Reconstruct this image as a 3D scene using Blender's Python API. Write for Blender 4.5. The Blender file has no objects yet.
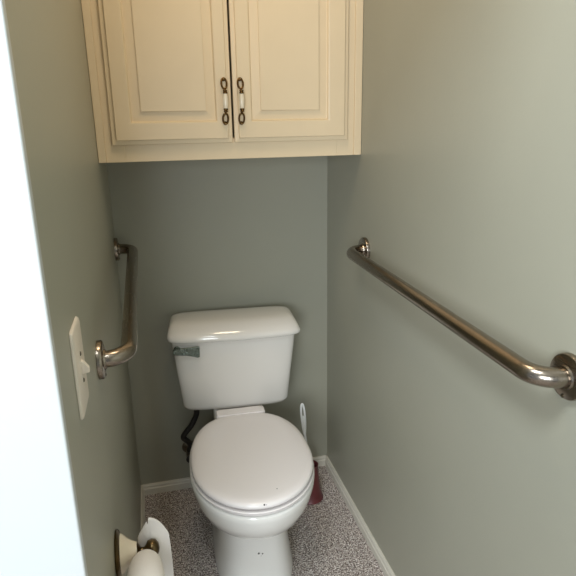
import bpy, bmesh, math, random
from mathutils import Vector, Matrix

C = bpy.context.scene.collection
SC = bpy.context.scene
PI = math.pi
W = 0.785          # room width (m)
H = 2.44           # ceiling height
L = 1.357          # where the side wall ends at the doorway


def srgb(r, g, b):
    def f(c):
        c /= 255.0
        return c / 12.92 if c <= 0.04045 else ((c + 0.055) / 1.055) ** 2.4
    return (f(r), f(g), f(b), 1.0)


# ------------------------------------------------------------------ camera, world, lights, exposure
f_px, yaw, pitch, roll = 555.82, 0.24135, 0.28205, -0.0190
cam_loc = Vector((0.12776, -2.01994, 1.41569))
fw = Vector((math.sin(yaw) * math.cos(pitch), math.cos(yaw) * math.cos(pitch), -math.sin(pitch)))
rt = Vector((math.cos(yaw), -math.sin(yaw), 0))
up = rt.cross(fw)
r2 = math.cos(roll) * rt + math.sin(roll) * up
u2 = -math.sin(roll) * rt + math.cos(roll) * up
cd = bpy.data.cameras.new('camera')
cd.sensor_width = 36.0
cd.lens = f_px * 36.0 / 576.0
cd.clip_start = 0.02
cam = bpy.data.objects.new('camera', cd)
C.objects.link(cam)
cam.matrix_world = Matrix(((r2.x, u2.x, -fw.x, cam_loc.x), (r2.y, u2.y, -fw.y, cam_loc.y),
                           (r2.z, u2.z, -fw.z, cam_loc.z), (0, 0, 0, 1)))
SC.camera = cam

wd = bpy.data.worlds.new('world')
SC.world = wd
wd.use_nodes = True
bg = wd.node_tree.nodes['Background']
bg.inputs['Color'].default_value = (0.80, 0.90, 1.0, 1)
bg.inputs['Strength'].default_value = 0.4


def area_light(name, loc, target, size, size_y, power, color):
    ld = bpy.data.lights.new(name, 'AREA')
    ld.shape = 'RECTANGLE'
    ld.size, ld.size_y = size, size_y
    ld.energy = power
    ld.color = color
    o = bpy.data.objects.new(name, ld)
    C.objects.link(o)
    o.location = loc
    o.rotation_euler = (Vector(target) - Vector(loc)).to_track_quat('-Z', 'Y').to_euler()
    return o


# daylight from the window of the outer room, behind and to the left of the camera
area_light('window_daylight', (-0.60, -3.20, 1.30), (0.45, -0.7, 0.45), 1.0, 1.0, 50, (0.88, 0.95, 1.0))
# ceiling light of the outer room, seen by the small room through the doorway
area_light('outer_ceiling_light', (-0.15, -1.66, 2.40), (-0.15, -1.66, 0), 0.40, 0.40, 24, (0.90, 0.96, 1.0))
# warm lamp on the ceiling of the small room
area_light('ceiling_lamp_light', (0.32, -0.85, 2.40), (0.32, -0.85, 0), 0.28, 0.28, 4.5, (1.0, 0.80, 0.56))

SC.view_settings.view_transform = 'Standard'
SC.view_settings.look = 'None'
SC.view_settings.gamma = 1.0
SC.view_settings.use_curve_mapping = False
SC.view_settings.exposure = 0.0
SC.cycles.use_denoising = True
SC.cycles.max_bounces = 10


# ------------------------------------------------------------------ materials
def mat(name, color, rough=0.5, metal=0.0, noise=None, bump=None, coat=0.0, spec=0.5, speck=None):
    """noise=(scale, amount): tone variation; bump=(scale, strength, distance); speck=(list of (point, radius))"""
    m = bpy.data.materials.new(name)
    m.use_nodes = True
    nt = m.node_tree
    b = nt.nodes['Principled BSDF']
    b.inputs['Base Color'].default_value = color
    b.inputs['Roughness'].default_value = rough
    b.inputs['Metallic'].default_value = metal
    b.inputs['Coat Weight'].default_value = coat
    b.inputs['Specular IOR Level'].default_value = spec
    tc = nt.nodes.new('ShaderNodeTexCoord')
    if noise:
        n = nt.nodes.new('ShaderNodeTexNoise')
        n.inputs['Scale'].default_value = noise[0]
        n.inputs['Detail'].default_value = 4
        nt.links.new(tc.outputs['Object'], n.inputs['Vector'])
        r = nt.nodes.new('ShaderNodeValToRGB')
        a = noise[1]
        r.color_ramp.elements[0].position, r.color_ramp.elements[1].position = 0.3, 0.7
        r.color_ramp.elements[0].color = tuple(max(0, c * (1 - a)) for c in color[:3]) + (1,)
        r.color_ramp.elements[1].color = tuple(min(1, c * (1 + a)) for c in color[:3]) + (1,)
        nt.links.new(n.outputs['Fac'], r.inputs['Fac'])
        nt.links.new(r.outputs['Color'], b.inputs['Base Color'])
    if bump:
        n = nt.nodes.new('ShaderNodeTexNoise')
        n.inputs['Scale'].default_value = bump[0]
        n.inputs['Detail'].default_value = 5
        nt.links.new(tc.outputs['Object'], n.inputs['Vector'])
        bp = nt.nodes.new('ShaderNodeBump')
        bp.inputs['Strength'].default_value = bump[1]
        bp.inputs['Distance'].default_value = bump[2]
        nt.links.new(n.outputs['Fac'], bp.inputs['Height'])
        nt.links.new(bp.outputs['Normal'], b.inputs['Normal'])
    if speck:
        prev = None
        for p, rad in speck:
            d = nt.nodes.new('ShaderNodeVectorMath')
            d.operation = 'DISTANCE'
            d.inputs[1].default_value = p
            nt.links.new(tc.outputs['Object'], d.inputs[0])
            lt = nt.nodes.new('ShaderNodeMath')
            lt.operation = 'LESS_THAN'
            lt.inputs[1].default_value = rad
            nt.links.new(d.outputs['Value'], lt.inputs[0])
            if prev is None:
                prev = lt
            else:
                mx = nt.nodes.new('ShaderNodeMath')
                mx.operation = 'MAXIMUM'
                nt.links.new(prev.outputs[0], mx.inputs[0])
                nt.links.new(lt.outputs[0], mx.inputs[1])
                prev = mx
        mix = nt.nodes.new('ShaderNodeMix')
        mix.data_type = 'RGBA'
        mix.inputs['A'].default_value = color
        mix.inputs['B'].default_value = srgb(88, 84, 84)
        nt.links.new(prev.outputs[0], mix.inputs['Factor'])
        nt.links.new(mix.outputs['Result'], b.inputs['Base Color'])
    return m


M = {}
M['wall'] = mat('sage_wall_paint', srgb(162, 161, 146), 0.40, noise=(2.2, 0.035), bump=(90, 0.10, 0.002))
M['ceiling'] = mat('ceiling_paint', srgb(232, 230, 222), 0.8, bump=(60, 0.2, 0.002))
M['trim'] = mat('white_trim_paint', srgb(198, 202, 203), 0.4, bump=(30, 0.05, 0.001))
M['base'] = mat('baseboard_paint', srgb(214, 210, 198), 0.4, noise=(14, 0.05))
M['cab'] = mat('cream_cabinet_paint', srgb(229, 209, 176), 0.38, noise=(7, 0.02), bump=(45, 0.06, 0.001))
M['cab_in'] = mat('cabinet_interior', srgb(120, 100, 76), 0.7)
M['porcelain'] = mat('white_porcelain', srgb(236, 232, 226), 0.10, coat=0.4, bump=(5, 0.02, 0.004))
M['seat'] = mat('white_seat_plastic', srgb(240, 235, 234), 0.22, bump=(6, 0.02, 0.003))
M['chrome'] = mat('reflection_tinted_chrome', srgb(118, 128, 120), 0.12, 1.0, bump=(110, 0.7, 0.004))  # dark green-grey tint puts the reflected dark surroundings into the metal's colour
M['screw'] = mat('steel_screw', srgb(120, 112, 100), 0.35, 1.0)
M['rubber'] = mat('black_hose', srgb(34, 31, 30), 0.45)
M['brass'] = mat('antique_brass', srgb(112, 86, 52), 0.24, 1.0, noise=(120, 0.35))
M['bronze'] = mat('aged_bronze', srgb(102, 86, 60), 0.30, 1.0, noise=(60, 0.3), bump=(80, 0.2, 0.002))
M['ceramic'] = mat('cream_ceramic', srgb(234, 222, 200), 0.18, coat=0.3)
M['plastic'] = mat('white_switch_plastic', srgb(228, 218, 204), 0.35)
M['brushplastic'] = mat('white_brush_plastic', srgb(232, 234, 234), 0.3)
M['red'] = mat('dark_red_plastic', srgb(96, 40, 42), 0.4, noise=(30, 0.15))
M['paper'] = mat('tissue_paper', srgb(232, 226, 220), 0.9, bump=(220, 0.25, 0.002))
M['card'] = mat('roll_cardboard', srgb(160, 132, 100), 0.9)


def steel(name):
    m = mat(name, srgb(148, 138, 126), 0.26, 1.0)
    nt = m.node_tree
    b = nt.nodes['Principled BSDF']
    tc = nt.nodes.new('ShaderNodeTexCoord')
    mp = nt.nodes.new('ShaderNodeMapping')
    mp.inputs['Scale'].default_value = (400, 6, 400)
    n = nt.nodes.new('ShaderNodeTexNoise')
    n.inputs['Scale'].default_value = 1.0
    n.inputs['Detail'].default_value = 3
    nt.links.new(tc.outputs['Object'], mp.inputs['Vector'])
    nt.links.new(mp.outputs['Vector'], n.inputs['Vector'])
    r = nt.nodes.new('ShaderNodeMapRange')
    r.inputs['To Min'].default_value, r.inputs['To Max'].default_value = 0.14, 0.34
    nt.links.new(n.outputs['Fac'], r.inputs['Value'])
    nt.links.new(r.outputs['Result'], b.inputs['Roughness'])
    return m


M['steel'] = steel('brushed_steel')


def carpet():
    m = bpy.data.materials.new('speckled_carpet')
    m.use_nodes = True
    nt = m.node_tree
    b = nt.nodes['Principled BSDF']
    b.inputs['Roughness'].default_value = 0.95
    b.inputs['Specular IOR Level'].default_value = 0.1
    b.inputs['Sheen Weight'].default_value = 0.15
    tc = nt.nodes.new('ShaderNodeTexCoord')
    n1 = nt.nodes.new('ShaderNodeTexNoise')
    n1.inputs['Scale'].default_value = 200
    n1.inputs['Detail'].default_value = 3
    n2 = nt.nodes.new('ShaderNodeTexNoise')
    n2.inputs['Scale'].default_value = 60
    n2.inputs['Detail'].default_value = 3
    v = nt.nodes.new('ShaderNodeTexVoronoi')
    v.inputs['Scale'].default_value = 240
    for n in (n1, n2, v):
        nt.links.new(tc.outputs['Object'], n.inputs['Vector'])
    mix = nt.nodes.new('ShaderNodeMath')
    mix.operation = 'MULTIPLY_ADD'
    mix.inputs[1].default_value = 0.2
    nt.links.new(n2.outputs['Fac'], mix.inputs[0])
    sc = nt.nodes.new('ShaderNodeMath')
    sc.operation = 'MULTIPLY'
    sc.inputs[1].default_value = 0.8
    nt.links.new(n1.outputs['Fac'], sc.inputs[0])
    nt.links.new(sc.outputs[0], mix.inputs[2])
    r = nt.nodes.new('ShaderNodeValToRGB')
    e = r.color_ramp.elements
    e[0].position, e[0].color = 0.40, srgb(86, 74, 68)
    e[1].position, e[1].color = 0.60, srgb(244, 236, 230)
    k = e.new(0.5)
    k.color = srgb(182, 169, 162)
    nt.links.new(mix.outputs[0], r.inputs['Fac'])
    nt.links.new(r.outputs['Color'], b.inputs['Base Color'])
    bp = nt.nodes.new('ShaderNodeBump')
    bp.inputs['Strength'].default_value = 0.8
    bp.inputs['Distance'].default_value = 0.006
    nt.links.new(v.outputs['Distance'], bp.inputs['Height'])
    nt.links.new(bp.outputs['Normal'], b.inputs['Normal'])
    return m


M['carpet'] = carpet()


# ------------------------------------------------------------------ mesh helpers
def obj(name, bm, m, parent=None, smooth=None, bevel=None, subsurf=0):
    bmesh.ops.recalc_face_normals(bm, faces=bm.faces)
    me = bpy.data.meshes.new(name)
    bm.to_mesh(me)
    bm.free()
    me.materials.append(m)
    o = bpy.data.objects.new(name, me)
    C.objects.link(o)
    if parent:
        o.parent = parent
    if bevel:
        b = o.modifiers.new('bevel', 'BEVEL')
        b.width, b.segments, b.limit_method = bevel, 3, 'ANGLE'
        b.angle_limit = math.radians(35)
    if subsurf:
        s = o.modifiers.new('sub', 'SUBSURF')
        s.levels = s.render_levels = subsurf
    if smooth is not None:
        for p in me.polygons:
            p.use_smooth = True
        if smooth < 180:
            me.set_sharp_from_angle(angle=math.radians(smooth))
    return o


def thing(name, label, cat, loc=(0, 0, 0), rotz=0.0, group=None):
    o = bpy.data.objects.new(name, None)
    C.objects.link(o)
    o.location = loc
    o.rotation_euler = (0, 0, rotz)
    tag(o, label, cat, group)
    return o


def tag(o, label, cat, group=None):
    o['label'] = label
    o['category'] = cat
    if group:
        o['group'] = group
    return o


def struct(name, bm, m, label, cat, **k):
    o = obj(name, bm, m, **k)
    o['kind'] = 'structure'
    tag(o, label, cat)
    return o


def box(bm, x0, x1, y0, y1, z0, z1):
    vs = [bm.verts.new(p) for p in ((x0, y0, z0), (x1, y0, z0), (x1, y1, z0), (x0, y1, z0),
                                    (x0, y0, z1), (x1, y0, z1), (x1, y1, z1), (x0, y1, z1))]
    for q in ((0, 3, 2, 1), (4, 5, 6, 7), (0, 1, 5, 4), (1, 2, 6, 5), (2, 3, 7, 6), (3, 0, 4, 7)):
        bm.faces.new([vs[i] for i in q])


def bx(*a):
    bm = bmesh.new()
    box(bm, *a)
    return bm


def loft(bm, rings, cap0=True, cap1=True):
    """rings: lists of points, all the same length, closed loops"""
    vr = [[bm.verts.new(p) for p in r] for r in rings]
    n = len(vr[0])
    for a, b in zip(vr, vr[1:]):
        for i in range(n):
            j = (i + 1) % n
            bm.faces.new((a[i], a[j], b[j], b[i]))
    if cap0:
        bm.faces.new(vr[0][::-1])
    if cap1:
        bm.faces.new(vr[-1])


def frame_of(d):
    d = d.normalized()
    a = Vector((0, 0, 1)) if abs(d.z) < 0.9 else Vector((1, 0, 0))
    u = d.cross(a).normalized()
    return u, u.cross(d).normalized()


def tube(bm, pts, rad, n=20, caps=True):
    pts = [Vector(p) for p in pts]
    rings = []
    u = None
    for i, p in enumerate(pts):
        d = (pts[min(i + 1, len(pts) - 1)] - pts[max(i - 1, 0)]).normalized()
        if u is None:
            u, v = frame_of(d)
        else:
            u = (u - d * u.dot(d)).normalized()
            v = u.cross(d).normalized()
        r = rad[i] if isinstance(rad, (list, tuple)) else rad
        rings.append([p + r * (math.cos(2 * PI * k / n) * u + math.sin(2 * PI * k / n) * v) for k in range(n)])
    loft(bm, rings, caps, caps)


def lathe(bm, prof, origin, axis, n=36):
    """prof: list of (radius, distance along the axis)"""
    o, d = Vector(origin), Vector(axis).normalized()
    u, v = frame_of(d)
    rings = [[o + d * h + max(r, 1e-5) * (math.cos(2 * PI * k / n) * u + math.sin(2 * PI * k / n) * v) for k in range(n)]
             for r, h in prof]
    loft(bm, rings)


def smooth_path(pts, k=10):
    """Catmull-Rom through the points"""
    P = [Vector(p) for p in pts]
    P = [P[0] * 2 - P[1]] + P + [P[-1] * 2 - P[-2]]
    out = []
    for i in range(1, len(P) - 2):
        for j in range(k):
            t = j / k
            out.append(0.5 * ((2 * P[i]) + (P[i + 1] - P[i - 1]) * t + (2 * P[i - 1] - 5 * P[i] + 4 * P[i + 1] - P[i + 2]) * t * t
                              + (3 * P[i] - P[i - 1] - 3 * P[i + 1] + P[i + 2]) * t ** 3))
    out.append(P[-2])
    return out


def prism(bm, poly, axis, a, b):
    """poly of 2-D points extruded along x ('x': poly=(y,z)) or y ('y': poly=(x,z)) or z (poly=(x,y))"""
    def P(p, t):
        return {'x': (t, p[0], p[1]), 'y': (p[0], t, p[1]), 'z': (p[0], p[1], t)}[axis]
    loft(bm, [[P(p, a) for p in poly], [P(p, b) for p in poly]])


# ------------------------------------------------------------------ the setting
Yout = -4.7
struct('floor', bx(-1.5, W + 0.1, Yout, 0.1, -0.05, 0), M['carpet'], 'grey brown speckled carpet floor', 'floor')
struct('ceiling', bx(-1.5, W + 0.1, Yout, 0.1, H, H + 0.05), M['ceiling'], 'plain white ceiling over the toilet room', 'ceiling')
struct('wall_back', bx(-0.1, W + 0.1, 0, 0.1, 0, H), M['wall'], 'sage green painted wall behind the toilet', 'wall')
struct('wall_left', bx(-0.1, 0, -L + 0.018, 0, 0, H), M['wall'], 'sage green side wall carrying the light switch', 'wall')
struct('wall_right', bx(W, W + 0.1, Yout, 0, 0, H), M['wall'], 'sage green side wall carrying the long grab bar', 'wall')
struct('wall_front', bx(-1.5, -0.1, -L + 0.018, -L + 0.118, 0, H), M['wall'], 'sage green wall outside the doorway', 'wall')
struct('wall_front_header', bx(-0.1, W, -L + 0.018, -L + 0.118, 2.05, H), M['wall'], 'sage green wall above the doorway opening', 'wall')
bm = bmesh.new()
box(bm, -0.16, 0.0025, -L, -L + 0.018, 0, H)
struct('trim_1', bm, M['trim'], 'bright white door casing at the end of the switch wall', 'door casing', bevel=0.003)

hb, tb = 0.0433, 0.0125


def base_prof():
    return [(0, 0), (tb, 0), (tb, 0.6 * hb), (0.75 * tb, 0.68 * hb), (0.72 * tb, 0.86 * hb), (0.4 * tb, hb), (0, hb)]


bm = bmesh.new()
prism(bm, [(-a, b) for a, b in base_prof()], 'x', 0, W)
struct('baseboard_back', bm, M['base'], 'low white baseboard along the wall behind the toilet', 'baseboard')
bm = bmesh.new()
prism(bm, [(W - a, b) for a, b in base_prof()], 'y', Yout, -0.0005)
struct('baseboard_right', bm, M['base'], 'low white baseboard under the long grab bar', 'baseboard')
bm = bmesh.new()
prism(bm, [(a, b) for a, b in base_prof()], 'y', -L + 0.018, -0.0005)
struct('baseboard_left', bm, M['base'], 'low white baseboard below the light switch wall', 'baseboard')

# ------------------------------------------------------------------ wall cabinet
D, zc, zt = 0.338, 1.3275, 2.20
cab = thing('wall_cabinet', 'cream double door wall cabinet filling the alcove above the toilet', 'cabinet', (0, 0, zc))
ht = zt - zc
e = 0.0006
bm = bmesh.new()
box(bm, e, 0.018, -D + 0.02, -e, 0.0, ht)
box(bm, W - 0.018, W - e, -D + 0.02, -e, 0.0, ht)
box(bm, 0.018, W - 0.018, -D + 0.02, -e, 0.012, 0.028)
box(bm, 0.018, W - 0.018, -D + 0.02, -e, ht - 0.016, ht)
box(bm, 0.018, W - 0.018, -0.012, -e, 0.028, ht - 0.016)
obj('carcass', bm, M['cab'], cab)
bm = bmesh.new()      # face frame
box(bm, 0.022, 0.075, -D, -D + 0.02, 0, ht)
box(bm, W - 0.080, W - 0.024, -D, -D + 0.02, 0, ht)
box(bm, 0.075, W - 0.080, -D, -D + 0.02, 0, 0.06)
box(bm, 0.075, W - 0.080, -D, -D + 0.02, ht - 0.06, ht)
obj('face_frame', bm, M['cab'], cab, bevel=0.0012)
for x0, x1 in ((e, 0.022), (W - 0.024, W - e)):
    obj('filler_strip', bx(x0, x1, -D - 0.004, -D + 0.02, 0, ht), M['cab'], cab, bevel=0.002)


def door(x0, x1, hx, sl, sr):
    """one raised-panel door with a handle; hx = handle x"""
    z0, z1 = 0.047, ht - 0.045
    yb = -D - 0.0005
    yf = yb - 0.019
    bm = bmesh.new()
    # concentric rectangles: (inset, y)
    sec = [(0.0, yb), (0.0, yb - 0.009), (0.0015, yb - 0.0105), (0.012, yb - 0.0115), (0.0125, yf + 0.0015), (0.014, yf)]
    rings = []
    for i, y in sec:
        rings.append([(x0 + i, y, z0 + i), (x1 - i, y, z0 + i), (x1 - i, y, z1 - i), (x0 + i, y, z1 - i)])
    rl = 0.057     # bottom and top rail; sl, sr = the two stiles

    def rr(i, y):
        return [(x0 + sl + i, y, z0 + rl + i), (x1 - sr - i, y, z0 + rl + i), (x1 - sr - i, y, z1 - rl - i), (x0 + sl + i, y, z1 - rl - i)]
    rings += [rr(0, yf), rr(0.003, yf + 0.001), rr(0.006, yf + 0.009), rr(0.0075, yf + 0.0095)]
    loft(bm, rings, True, False)
    d = obj('door', bm, M['cab'], cab)
    bm = bmesh.new()
    loft(bm, [rr(0.0070, yf + 0.0094), rr(0.031, yf + 0.0072), rr(0.0315, yf + 0.0025), rr(0.033, yf + 0.0018)], False, True)
    obj('panel', bm, M['cab'], d)
    # handle: two brass loops on the door, necks and a porcelain grip standing clear
    za, zb = 1.425 - zc, 1.552 - zc
    zm = (za + zb) / 2
    yg = yf - 0.024
    for sgn, ze in ((1, zb), (-1, za)):
        bm = bmesh.new()
        cz = ze - sgn * 0.016
        loop = []
        for k in range(28):
            t = 2 * PI * k / 28
            loop.append((hx + 0.0075 * math.sin(t), yf - 0.004 - 0.010 * (1 - math.cos(t) * 1.0) * 0.5, cz + sgn * 0.0145 * math.cos(t)))
        loop.append(loop[0])
        tube(bm, loop, 0.0028, 10, False)
        # rosette boss under the loop, touching the door
        lathe(bm, [(0.0055, 0), (0.0055, 0.003), (0.003, 0.006), (0.0005, 0.0065)], (hx, yf + 0.0003, ze - sgn * 0.004), (0, -1, 0), 16)
        # neck from the loop out to the grip
        tube(bm, smooth_path([(hx, yf - 0.013, ze - sgn * 0.030), (hx, yf - 0.020, ze - sgn * 0.037), (hx, yg, zm + sgn * 0.0215)], 6), 0.0038, 12)
        lathe(bm, [(0.003, 0), (0.0065, 0.001), (0.0065, 0.004), (0.0048, 0.0055), (0.0062, 0.007), (0.0062, 0.009), (0.004, 0.010)],
              (hx, yg, zm + sgn * 0.0195), (0, 0, sgn), 18)
        obj('handle_fitting', bm, M['brass'], d, smooth=50)['label'] = 'looped brass end of the handle'
    bm = bmesh.new()
    lathe(bm, [(0.0055, -0.0195), (0.0066, -0.014), (0.0078, -0.005), (0.0078, 0.005), (0.0066, 0.014), (0.0055, 0.0195)], (hx, yg, zm), (0, 0, 1), 20)
    g = obj('handle_grip', bm, M['ceramic'], d, smooth=60)
    g['label'] = 'white porcelain barrel grip'
    return d


door(0.0425, 0.3815, 0.3605, 0.053, 0.041)
door(0.3875, 0.7365, 0.4070, 0.048, 0.061)

# ------------------------------------------------------------------ toilet
TH = -0.085
toilet = thing('toilet', 'white two-piece toilet with its lid closed standing against the back wall', 'toilet', (0.3955, 0, 0), TH)


def egg(z, yf, yb, hw, n=56, pw=2.0, pb=2.4, x0=0.0, split=0.52):
    """closed outline: rounded front (towards -y), squarer back"""
    yc = yf + (yb - yf) * split
    a, b = yc - yf, yb - yc
    pts = []
    for k in range(n):
        t = 2 * PI * k / n
        c, s = math.cos(t), math.sin(t)
        p = pw if s < 0 else pb
        px = hw * math.copysign(abs(c) ** (2 / p), c)
        py = (a if s < 0 else b) * math.copysign(abs(s) ** (2 / p), s)
        pts.append((x0 + px, yc + py, z))
    return pts


def rrect(z, x0, x1, y0, y1, p=6, n=64, bow=0.0):
    """superellipse box outline; bow pushes the middle of the front outward"""
    pts = []
    cx, cy, hx, hy = (x0 + x1) / 2, (y0 + y1) / 2, (x1 - x0) / 2, (y1 - y0) / 2
    for k in range(n):
        t = 2 * PI * k / n
        c, s = math.cos(t), math.sin(t)
        px = hx * math.copysign(abs(c) ** (2 / p), c)
        py = hy * math.copysign(abs(s) ** (2 / p), s)
        if s < 0:
            py -= bow * (1 - (px / hx) ** 2)
        pts.append((cx + px, cy + py, z))
    return pts


BT = 0.045                                  # the bowl sits a little askew to the tank


def askew(o):
    o.rotation_euler = (0, 0, BT)
    o.location = Vector((0.006, -0.2, 0)) - Matrix.Rotation(BT, 3, 'Z') @ Vector((0, -0.2, 0))
    return o


# bowl with its pedestal
bm = bmesh.new()
rings = [egg(0.0, -0.620, -0.13, 0.132, pb=4, pw=3.2), egg(0.02, -0.620, -0.13, 0.132, pb=4, pw=3.2), egg(0.05, -0.610, -0.135, 0.126, pb=4, pw=3.2),
         egg(0.12, -0.592, -0.14, 0.119, pb=4, pw=3.2), egg(0.18, -0.585, -0.15, 0.117, pb=3.5, pw=3.0), egg(0.225, -0.597, -0.16, 0.125, pb=3.2, pw=2.5),
         egg(0.247, -0.640, -0.17, 0.143, pb=3, split=0.5, pw=2.15), egg(0.272, -0.694, -0.18, 0.161, pb=3, split=0.48), egg(0.300, -0.728, -0.19, 0.177, pb=3, split=0.46),
         egg(0.335, -0.746, -0.20, 0.187, pb=3, split=0.46), egg(0.370, -0.756, -0.21, 0.1925, pb=3, split=0.46), egg(0.387, -0.757, -0.212, 0.1935, pb=3, split=0.46), egg(0.391, -0.755, -0.214, 0.1915, pb=3, split=0.46),
         egg(0.392, -0.744, -0.217, 0.183, pb=3, split=0.46)]
loft(bm, rings, True, False)
# rim in towards the hollow
inner = [egg(0.392, -0.685, -0.28, 0.128, split=0.46), egg(0.375, -0.677, -0.288, 0.120), egg(0.28, -0.60, -0.33, 0.085), egg(0.22, -0.54, -0.38, 0.05)]
vr = [list(egg(0.392, -0.744, -0.217, 0.183, pb=3, split=0.46))] + inner
loft(bm, vr, False, True)
bmesh.ops.remove_doubles(bm, verts=bm.verts, dist=1e-5)
M['bowl'] = mat('white_bowl_porcelain', srgb(236, 234, 230), 0.10, coat=0.4, bump=(5, 0.02, 0.004),
                speck=[((0.000, -0.590, 0.130), 0.0034), ((0.012, -0.590, 0.127), 0.0026), ((0.007, -0.590, 0.120), 0.002)])
bowl = askew(obj('bowl', bm, M['bowl'], toilet, smooth=60))
# tank shelf at the back of the bowl
bm = bmesh.new()
loft(bm, [rrect(0.24, -0.085, 0.085, -0.27, -0.060, 5), rrect(0.32, -0.098, 0.098, -0.28, -0.055, 5), rrect(0.400, -0.092, 0.092, -0.200, -0.050, 5),
          rrect(0.418, -0.092, 0.092, -0.185, -0.050, 5), rrect(0.4235, -0.088, 0.088, -0.180, -0.055, 5)])
obj('tank_shelf', bm, M['porcelain'], bowl, smooth=50)
# tank
bm = bmesh.new()
loft(bm, [rrect(0.4245, -0.172, 0.168, -0.168, -0.056, 6, bow=0.006), rrect(0.4305, -0.190, 0.186, -0.180, -0.048, 6, bow=0.008),
          rrect(0.446, -0.197, 0.193, -0.187, -0.046, 7, bow=0.010), rrect(0.56, -0.207, 0.204, -0.195, -0.044, 8, bow=0.012),
          rrect(0.66, -0.216, 0.216, -0.202, -0.043, 8, bow=0.014), rrect(0.712, -0.221, 0.221, -0.206, -0.043, 8, bow=0.014)])
obj('tank', bm, M['porcelain'], toilet, smooth=60)
# tank lid: thin edge band, then a broad gently sloped top
bm = bmesh.new()
loft(bm, [rrect(0.7085, -0.224, 0.224, -0.205, -0.038, 8, bow=0.014), rrect(0.7085, -0.230, 0.236, -0.215, -0.034, 8, bow=0.017),
          rrect(0.712, -0.233, 0.239, -0.219, -0.032, 8, bow=0.018), rrect(0.722, -0.233, 0.239, -0.219, -0.032, 8, bow=0.018),
          rrect(0.732, -0.231, 0.233, -0.214, -0.032, 8, bow=0.018), rrect(0.746, -0.226, 0.226, -0.200, -0.033, 8, bow=0.016),
          rrect(0.758, -0.219, 0.217, -0.180, -0.035, 7, bow=0.014), rrect(0.7635, -0.211, 0.208, -0.165, -0.040, 6, bow=0.012),
          rrect(0.7655, -0.195, 0.19, -0.145, -0.050, 5, bow=0.01), rrect(0.7665, -0.150, 0.150, -0.120, -0.075, 4, bow=0.006)])
obj('tank_lid', bm, M['porcelain'], toilet, smooth=70)
# flush lever at the upper corner of the tank
bm = bmesh.new()
yl = -0.2115
lathe(bm, [(0.013, 0), (0.013, 0.004), (0.009, 0.007), (0.008, 0.015)], (-0.200, yl + 0.006, 0.6815), (0, -1, 0), 24)
poly = [(-0.214, 0.6875), (-0.205, 0.6915), (-0.165, 0.6925), (-0.130, 0.695), (-0.1225, 0.694), (-0.1235, 0.656), (-0.130, 0.6545), (-0.165, 0.6645), (-0.205, 0.6685), (-0.214, 0.673)]
prism(bm, poly, 'y', yl - 0.016, yl - 0.009)
obj('flush_lever', bm, M['chrome'], toilet, smooth=40, bevel=0.002)['label'] = 'flared chrome flush lever'
# seat ring, lid and hinge bar
bm = bmesh.new()
so = [(0.3975, -0.738, -0.232, 0.176), (0.3980, -0.754, -0.230, 0.188), (0.4070, -0.757, -0.230, 0.191), (0.4098, -0.755, -0.231, 0.189), (0.4090, -0.735, -0.24, 0.170)]
si = [(0.4125, -0.67, -0.295, 0.112), (0.3935, -0.67, -0.295, 0.112)]
rings = [egg(*a, pb=2.5, split=0.46) for a in so] + [egg(*a, split=0.46) for a in si]
loft(bm, rings + [rings[0]], False, False)
bmesh.ops.remove_doubles(bm, verts=bm.verts, dist=1e-5)
askew(obj('seat', bm, M['seat'], toilet, smooth=50))
bm = bmesh.new()
loft(bm, [egg(0.4165, -0.735, -0.244, 0.172, pb=2.5, split=0.46), egg(0.4165, -0.752, -0.236, 0.186, pb=2.5, split=0.46), egg(0.4215, -0.755, -0.233, 0.1885, pb=2.5, split=0.46),
          egg(0.4295, -0.753, -0.235, 0.187, pb=2.5, split=0.46), egg(0.4340, -0.746, -0.242, 0.181, pb=2.5, split=0.46), egg(0.4365, -0.728, -0.256, 0.167, pb=2.5, split=0.46),
          egg(0.4368, -0.69, -0.282, 0.138, split=0.46), egg(0.4365, -0.61, -0.33, 0.08)])
M['lid'] = mat('white_lid_plastic', srgb(240, 235, 234), 0.2, bump=(6, 0.02, 0.003),
               speck=[((0.000, -0.752, 0.430), 0.0026), ((0.006, -0.754, 0.430), 0.002), ((0.045, -0.70, 0.4366), 0.0018)])
askew(obj('seat_lid', bm, M['lid'], toilet, smooth=60))
bm = bmesh.new()
loft(bm, [rrect(0.394, -0.088, 0.088, -0.252, -0.205, 8), rrect(0.434, -0.088, 0.088, -0.252, -0.207, 8), rrect(0.4395, -0.084, 0.084, -0.252, -0.211, 8)])
askew(obj('seat_hinge', bm, M['seat'], toilet, smooth=50))

# ------------------------------------------------------------------ water supply line
sup = thing('water_supply_line', 'dark flexible water hose and shut-off valve beside the toilet', 'water hose', (0.19, 0, 0.0))
sx = -0.19
bm = bmesh.new()
tube(bm, smooth_path([(0.236 + sx, -0.10, 0.404), (0.233 + sx, -0.10, 0.375), (0.213 + sx, -0.10, 0.335), (0.184 + sx, -0.10, 0.300), (0.180 + sx, -0.098, 0.283),
                      (0.195 + sx, -0.09, 0.262), (0.203 + sx, -0.075, 0.235), (0.200 + sx, -0.06, 0.205)], 8), 0.0105, 14)
lathe(bm, [(0.014, 0), (0.014, 0.012), (0.010, 0.016)], (0.236 + sx, -0.10, 0.413), (0, 0, -1), 10)
obj('hose', bm, M['rubber'], sup, smooth=50)
bm = bmesh.new()
lathe(bm, [(0.027, 0.0003), (0.027, 0.003), (0.012, 0.008), (0.009, 0.010), (0.009, 0.035), (0.014, 0.037), (0.014, 0.070), (0.006, 0.072), (0.006, 0.090)],
      (0.200 + sx, 0, 0.185), (0, -1, 0), 20)
lathe(bm, [(0.010, 0.0), (0.010, 0.018), (0.0085, 0.024)], (0.200 + sx, -0.054, 0.187), (0, 0, 1), 12)
v = obj('shutoff_valve', bm, M['screw'], sup, smooth=40)
bm = bmesh.new()
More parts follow.
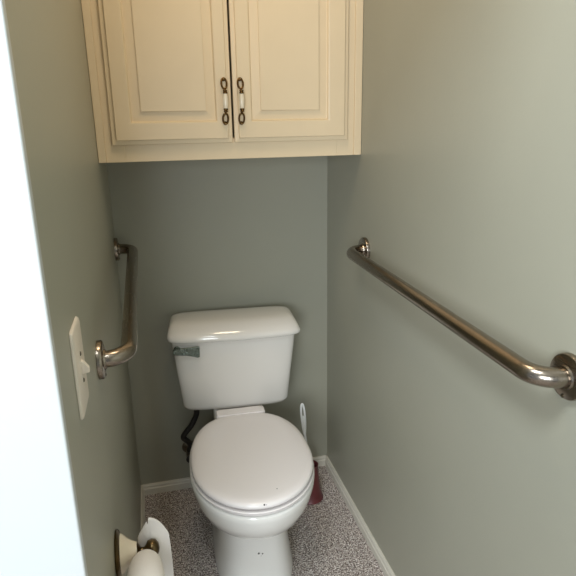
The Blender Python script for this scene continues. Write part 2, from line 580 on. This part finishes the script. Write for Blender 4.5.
lathe(bm, [(0.004, 0), (0.016, 0.001), (0.017, 0.006), (0.013, 0.010), (0.004, 0.011)], (0.200 + sx, -0.088, 0.185), (0, -1, 0), 12)
obj('valve_knob', bm, M['rubber'], v, smooth=40)

# ------------------------------------------------------------------ toilet brush and its holder
bm = bmesh.new()
lathe(bm, [(0.0, 0), (0.049, 0.0), (0.051, 0.004), (0.047, 0.012), (0.039, 0.045), (0.033, 0.10), (0.030, 0.145), (0.031, 0.150), (0.028, 0.150), (0.030, 0.10), (0.036, 0.03), (0.0, 0.012)],
      (0.652, -0.200, 0.0), (0, 0, 1), 28)
hold = obj('brush_holder', bm, M['red'], None, smooth=40)
tag(hold, 'dark red cone shaped brush holder on the carpet beside the toilet', 'brush holder')
br = thing('toilet_brush', 'white looped brush handle rising from the dark red holder beside the toilet', 'toilet brush', (0.652, -0.200, 0.0))
bm = bmesh.new()
tube(bm, smooth_path([(0.0, 0.0, 0.10), (-0.010, 0.0, 0.20), (-0.021, 0.002, 0.29)], 8), [0.0045] * 16 + [0.006], 12)
# flat looped grip
loop = []
A, B = Vector((-0.021, 0.002, 0.285)), Vector((-0.029, 0.004, 0.412))
for k in range(36):
    t = 2 * PI * k / 36
    q = (1 - math.cos(t)) / 2
    wdt = 0.0085 * math.sin(t) * (0.55 + 0.45 * q)
    loop.append(A.lerp(B, q) + Vector((wdt, 0, 0)))
loop.append(loop[0])
tube(bm, loop, 0.0042, 10, False)
tube(bm, [A.lerp(B, 0.0), A.lerp(B, 0.3), A.lerp(B, 0.6)], [0.006, 0.005, 0.004], 10)
obj('handle', bm, M['brushplastic'], br, smooth=60)
bm = bmesh.new()
lathe(bm, [(0.004, 0.02), (0.020, 0.024), (0.022, 0.05), (0.020, 0.10), (0.004, 0.108)], (0, 0, 0), (0, 0, 1), 20)
obj('brush_head', bm, M['brushplastic'], br, smooth=60)


# ------------------------------------------------------------------ grab bars
def grab_bar(label, x_wall, sgn, far, near, r=0.0175, off=0.060, fr=0.040):
    """far, near = (y, z) of the flange centres on the wall x = x_wall; sgn points into the room"""
    t = thing('grab_bar', label, 'grab bar', (x_wall, (far[0] + near[0]) / 2, (far[1] + near[1]) / 2), 0, 'steel grab bars')
    c = Vector(t.location)
    a = Vector((x_wall, far[0], far[1])) - c
    b = Vector((x_wall, near[0], near[1])) - c
    d = (b - a).normalized()
    n = Vector((sgn, 0, 0))
    R = 0.046
    pts = [a + n * 0.0005, a + n * 0.006]

    def arc(p, d1):   # bend from n direction into d1
        out = []
        cc = p + n * (off - R) + d1 * R
        for k in range(13):
            q = PI / 2 * k / 12
            out.append(cc - d1 * R * math.cos(q) + n * R * math.sin(q))
        return out
    pts += arc(a, d)
    pa, pb = pts[-1], arc(b, -d)[::-1]
    for k in range(1, 12):
        pts.append(pa.lerp(pb[0], k / 12))
    pts += pb
    pts += [b + n * 0.006, b + n * 0.0005]
    bm = bmesh.new()
    tube(bm, pts, r, 28)
    obj('bar', bm, M['steel'], t, smooth=60)
    for p in (a, b):
        bm = bmesh.new()
        lathe(bm, [(fr, 0.0004), (fr, 0.008), (fr - 0.0015, 0.0105), (fr - 0.006, 0.012), (r + 0.004, 0.0125), (r + 0.0025, 0.016), (r - 0.002, 0.0162)], p, n, 40)
        f = obj('flange', bm, M['steel'], t, smooth=35)
        bm = bmesh.new()
        lathe(bm, [(0.0035, 0.0), (0.0035, 0.002), (0.0005, 0.003)], p + Vector((0, 0, -fr + 0.006)) + n * 0.011, n, 12)
        obj('set_screw', bm, M['screw'], f, smooth=40)
    return t


grab_bar('long steel grab bar on the wall opposite the light switch', W, -1, (-0.395, 1.035), (-1.310, 1.008))
grab_bar('brushed steel grab bar between the light switch and the back corner', 0.0, 1, (-0.045, 1.020), (-0.909, 0.967))

# ------------------------------------------------------------------ light switch
sw = thing('light_switch', 'white toggle light switch plate on the wall near the doorway', 'light switch', (0, -1.175, 1.066))
bm = bmesh.new()
rings = []
for i, x in ((0, 0.0004), (0.0, 0.002), (0.0015, 0.0045), (0.005, 0.006)):
    rings.append([(x, p[0], p[1]) for p in rrect(0, -0.044 + i, 0.044 - i, -0.071 + i, 0.071 - i, 14, 48)])
loft(bm, rings)
obj('wall_plate', bm, M['plastic'], sw, smooth=30)
bm = bmesh.new()
loft(bm, [[(0.0055, -0.0055, -0.012), (0.0055, 0.0055, -0.012), (0.0055, 0.0055, 0.012), (0.0055, -0.0055, 0.012)],
          [(0.009, -0.005, -0.010), (0.009, 0.005, -0.010), (0.009, 0.005, 0.010), (0.009, -0.005, 0.010)],
          [(0.017, -0.004, -0.009), (0.017, 0.004, -0.009), (0.017, 0.004, -0.001), (0.017, -0.004, -0.001)]])
obj('toggle', bm, M['plastic'], sw, bevel=0.0012)
for z in (-0.022, 0.022):
    bm = bmesh.new()
    lathe(bm, [(0.0036, 0), (0.0036, 0.001), (0.002, 0.0018), (0.0002, 0.002)], (0.0058, 0, z), (1, 0, 0), 14)
    obj('screw', bm, M['screw'], sw, smooth=40)

# ------------------------------------------------------------------ toilet paper holder and roll
ty, tz, kx = -0.998, 0.564, 0.073
near_y = ty - 0.150
tp = thing('toilet_paper_holder', 'bronze and cream ceramic toilet paper holder on the wall below the light switch', 'toilet paper holder', (0, ty, tz))
for y in (0.0, near_y - ty):
    bm = bmesh.new()
    lathe(bm, [(0.049, 0.0004), (0.050, 0.004), (0.047, 0.007), (0.042, 0.009), (0.040, 0.010)], (0, y, 0), (1, 0, 0), 40)
    post = obj('post', bm, M['bronze'], tp, smooth=40)
    bm = bmesh.new()
    lathe(bm, [(0.041, 0.0095), (0.038, 0.014), (0.030, 0.022), (0.0235, 0.031), (0.0195, 0.040), (0.0195, 0.042)], (0, y, 0), (1, 0, 0), 36)
    obj('ceramic_bell', bm, M['ceramic'], post, smooth=50)
    bm = bmesh.new()
    lathe(bm, [(0.015, 0.0415), (0.016, 0.044), (0.011, 0.047), (0.0065, 0.050), (0.006, 0.056), (0.010, 0.060), (0.017, 0.064), (0.0195, 0.072), (0.0175, 0.080), (0.010, 0.086), (0.0005, 0.088)],
          (0, y, 0), (1, 0, 0), 32)
    obj('finial', bm, M['bronze'], post, smooth=50)
bm = bmesh.new()
tube(bm, [(kx, -0.010, 0), (kx, near_y - ty + 0.010, 0)], 0.0055, 16)
obj('spring_rod', bm, M['brushplastic'], tp, smooth=50)

roll = thing('toilet_paper_roll', 'white toilet paper roll with a loose sheet hanging from the bronze holder', 'toilet paper', (kx - 0.0145, ty - 0.023, tz - 0.003))
bm = bmesh.new()
RR, ln, ri = 0.037, 0.104, 0.0225
rings = []
for r, h in ((ri, 0), (ri + 0.001, 0.001), (RR - 0.010, 0.006), (RR - 0.006, 0.015), (RR - 0.003, 0.028), (RR, 0.052), (RR, ln - 0.006), (RR - 0.004, ln), (ri, ln), (ri, 0)):
    rings.append([(r * math.cos(2 * PI * k / 44), -h, r * math.sin(2 * PI * k / 44)) for k in range(44)])
loft(bm, rings, False, False)
bmesh.ops.remove_doubles(bm, verts=bm.verts, dist=1e-6)
obj('paper', bm, M['paper'], roll, smooth=50)
bm = bmesh.new()
rings = []
for r, h in ((ri - 0.0004, 0.0), (ri - 0.0004, ln), (ri - 0.002, ln), (ri - 0.002, 0.0)):
    rings.append([(r * math.cos(2 * PI * k / 30), -h, r * math.sin(2 * PI * k / 30)) for k in range(30)])
loft(bm, rings + [rings[0]], False, False)
bmesh.ops.remove_doubles(bm, verts=bm.verts, dist=1e-6)
obj('cardboard_core', bm, M['card'], roll, smooth=50)
# the loose end of the paper, standing up past the post and hanging down on the room side
bm = bmesh.new()
vs = []


def top_edge(u):
    if u < 0.34:
        return 0.012 + 0.046 * (u / 0.34) ** 0.8
    if u < 0.40:
        return 0.048
    return 0.066 - 0.050 * ((u - 0.40) / 0.60) ** 1.8


NU, NV = 30, 22
for i in range(NU + 1):
    u = i / NU
    col = []
    for j in range(NV + 1):
        t = j / NV
        z = top_edge(u) * (1 - t) + (-0.130) * t
        x = -0.015 + 0.065 * u + 0.003 * math.sin(3 * t)
        y = 0.048 - 0.006 * math.sin(u * 5) - 0.012 * u + 0.004 * math.cos(6 * t)
        col.append(bm.verts.new((x, y, z)))
    vs.append(col)
for i in range(NU):
    for j in range(NV):
        bm.faces.new((vs[i][j], vs[i + 1][j], vs[i + 1][j + 1], vs[i][j + 1]))
sh = obj('loose_sheet', bm, M['paper'], roll, smooth=180)
so_ = sh.modifiers.new('solid', 'SOLIDIFY')
so_.thickness = 0.0012
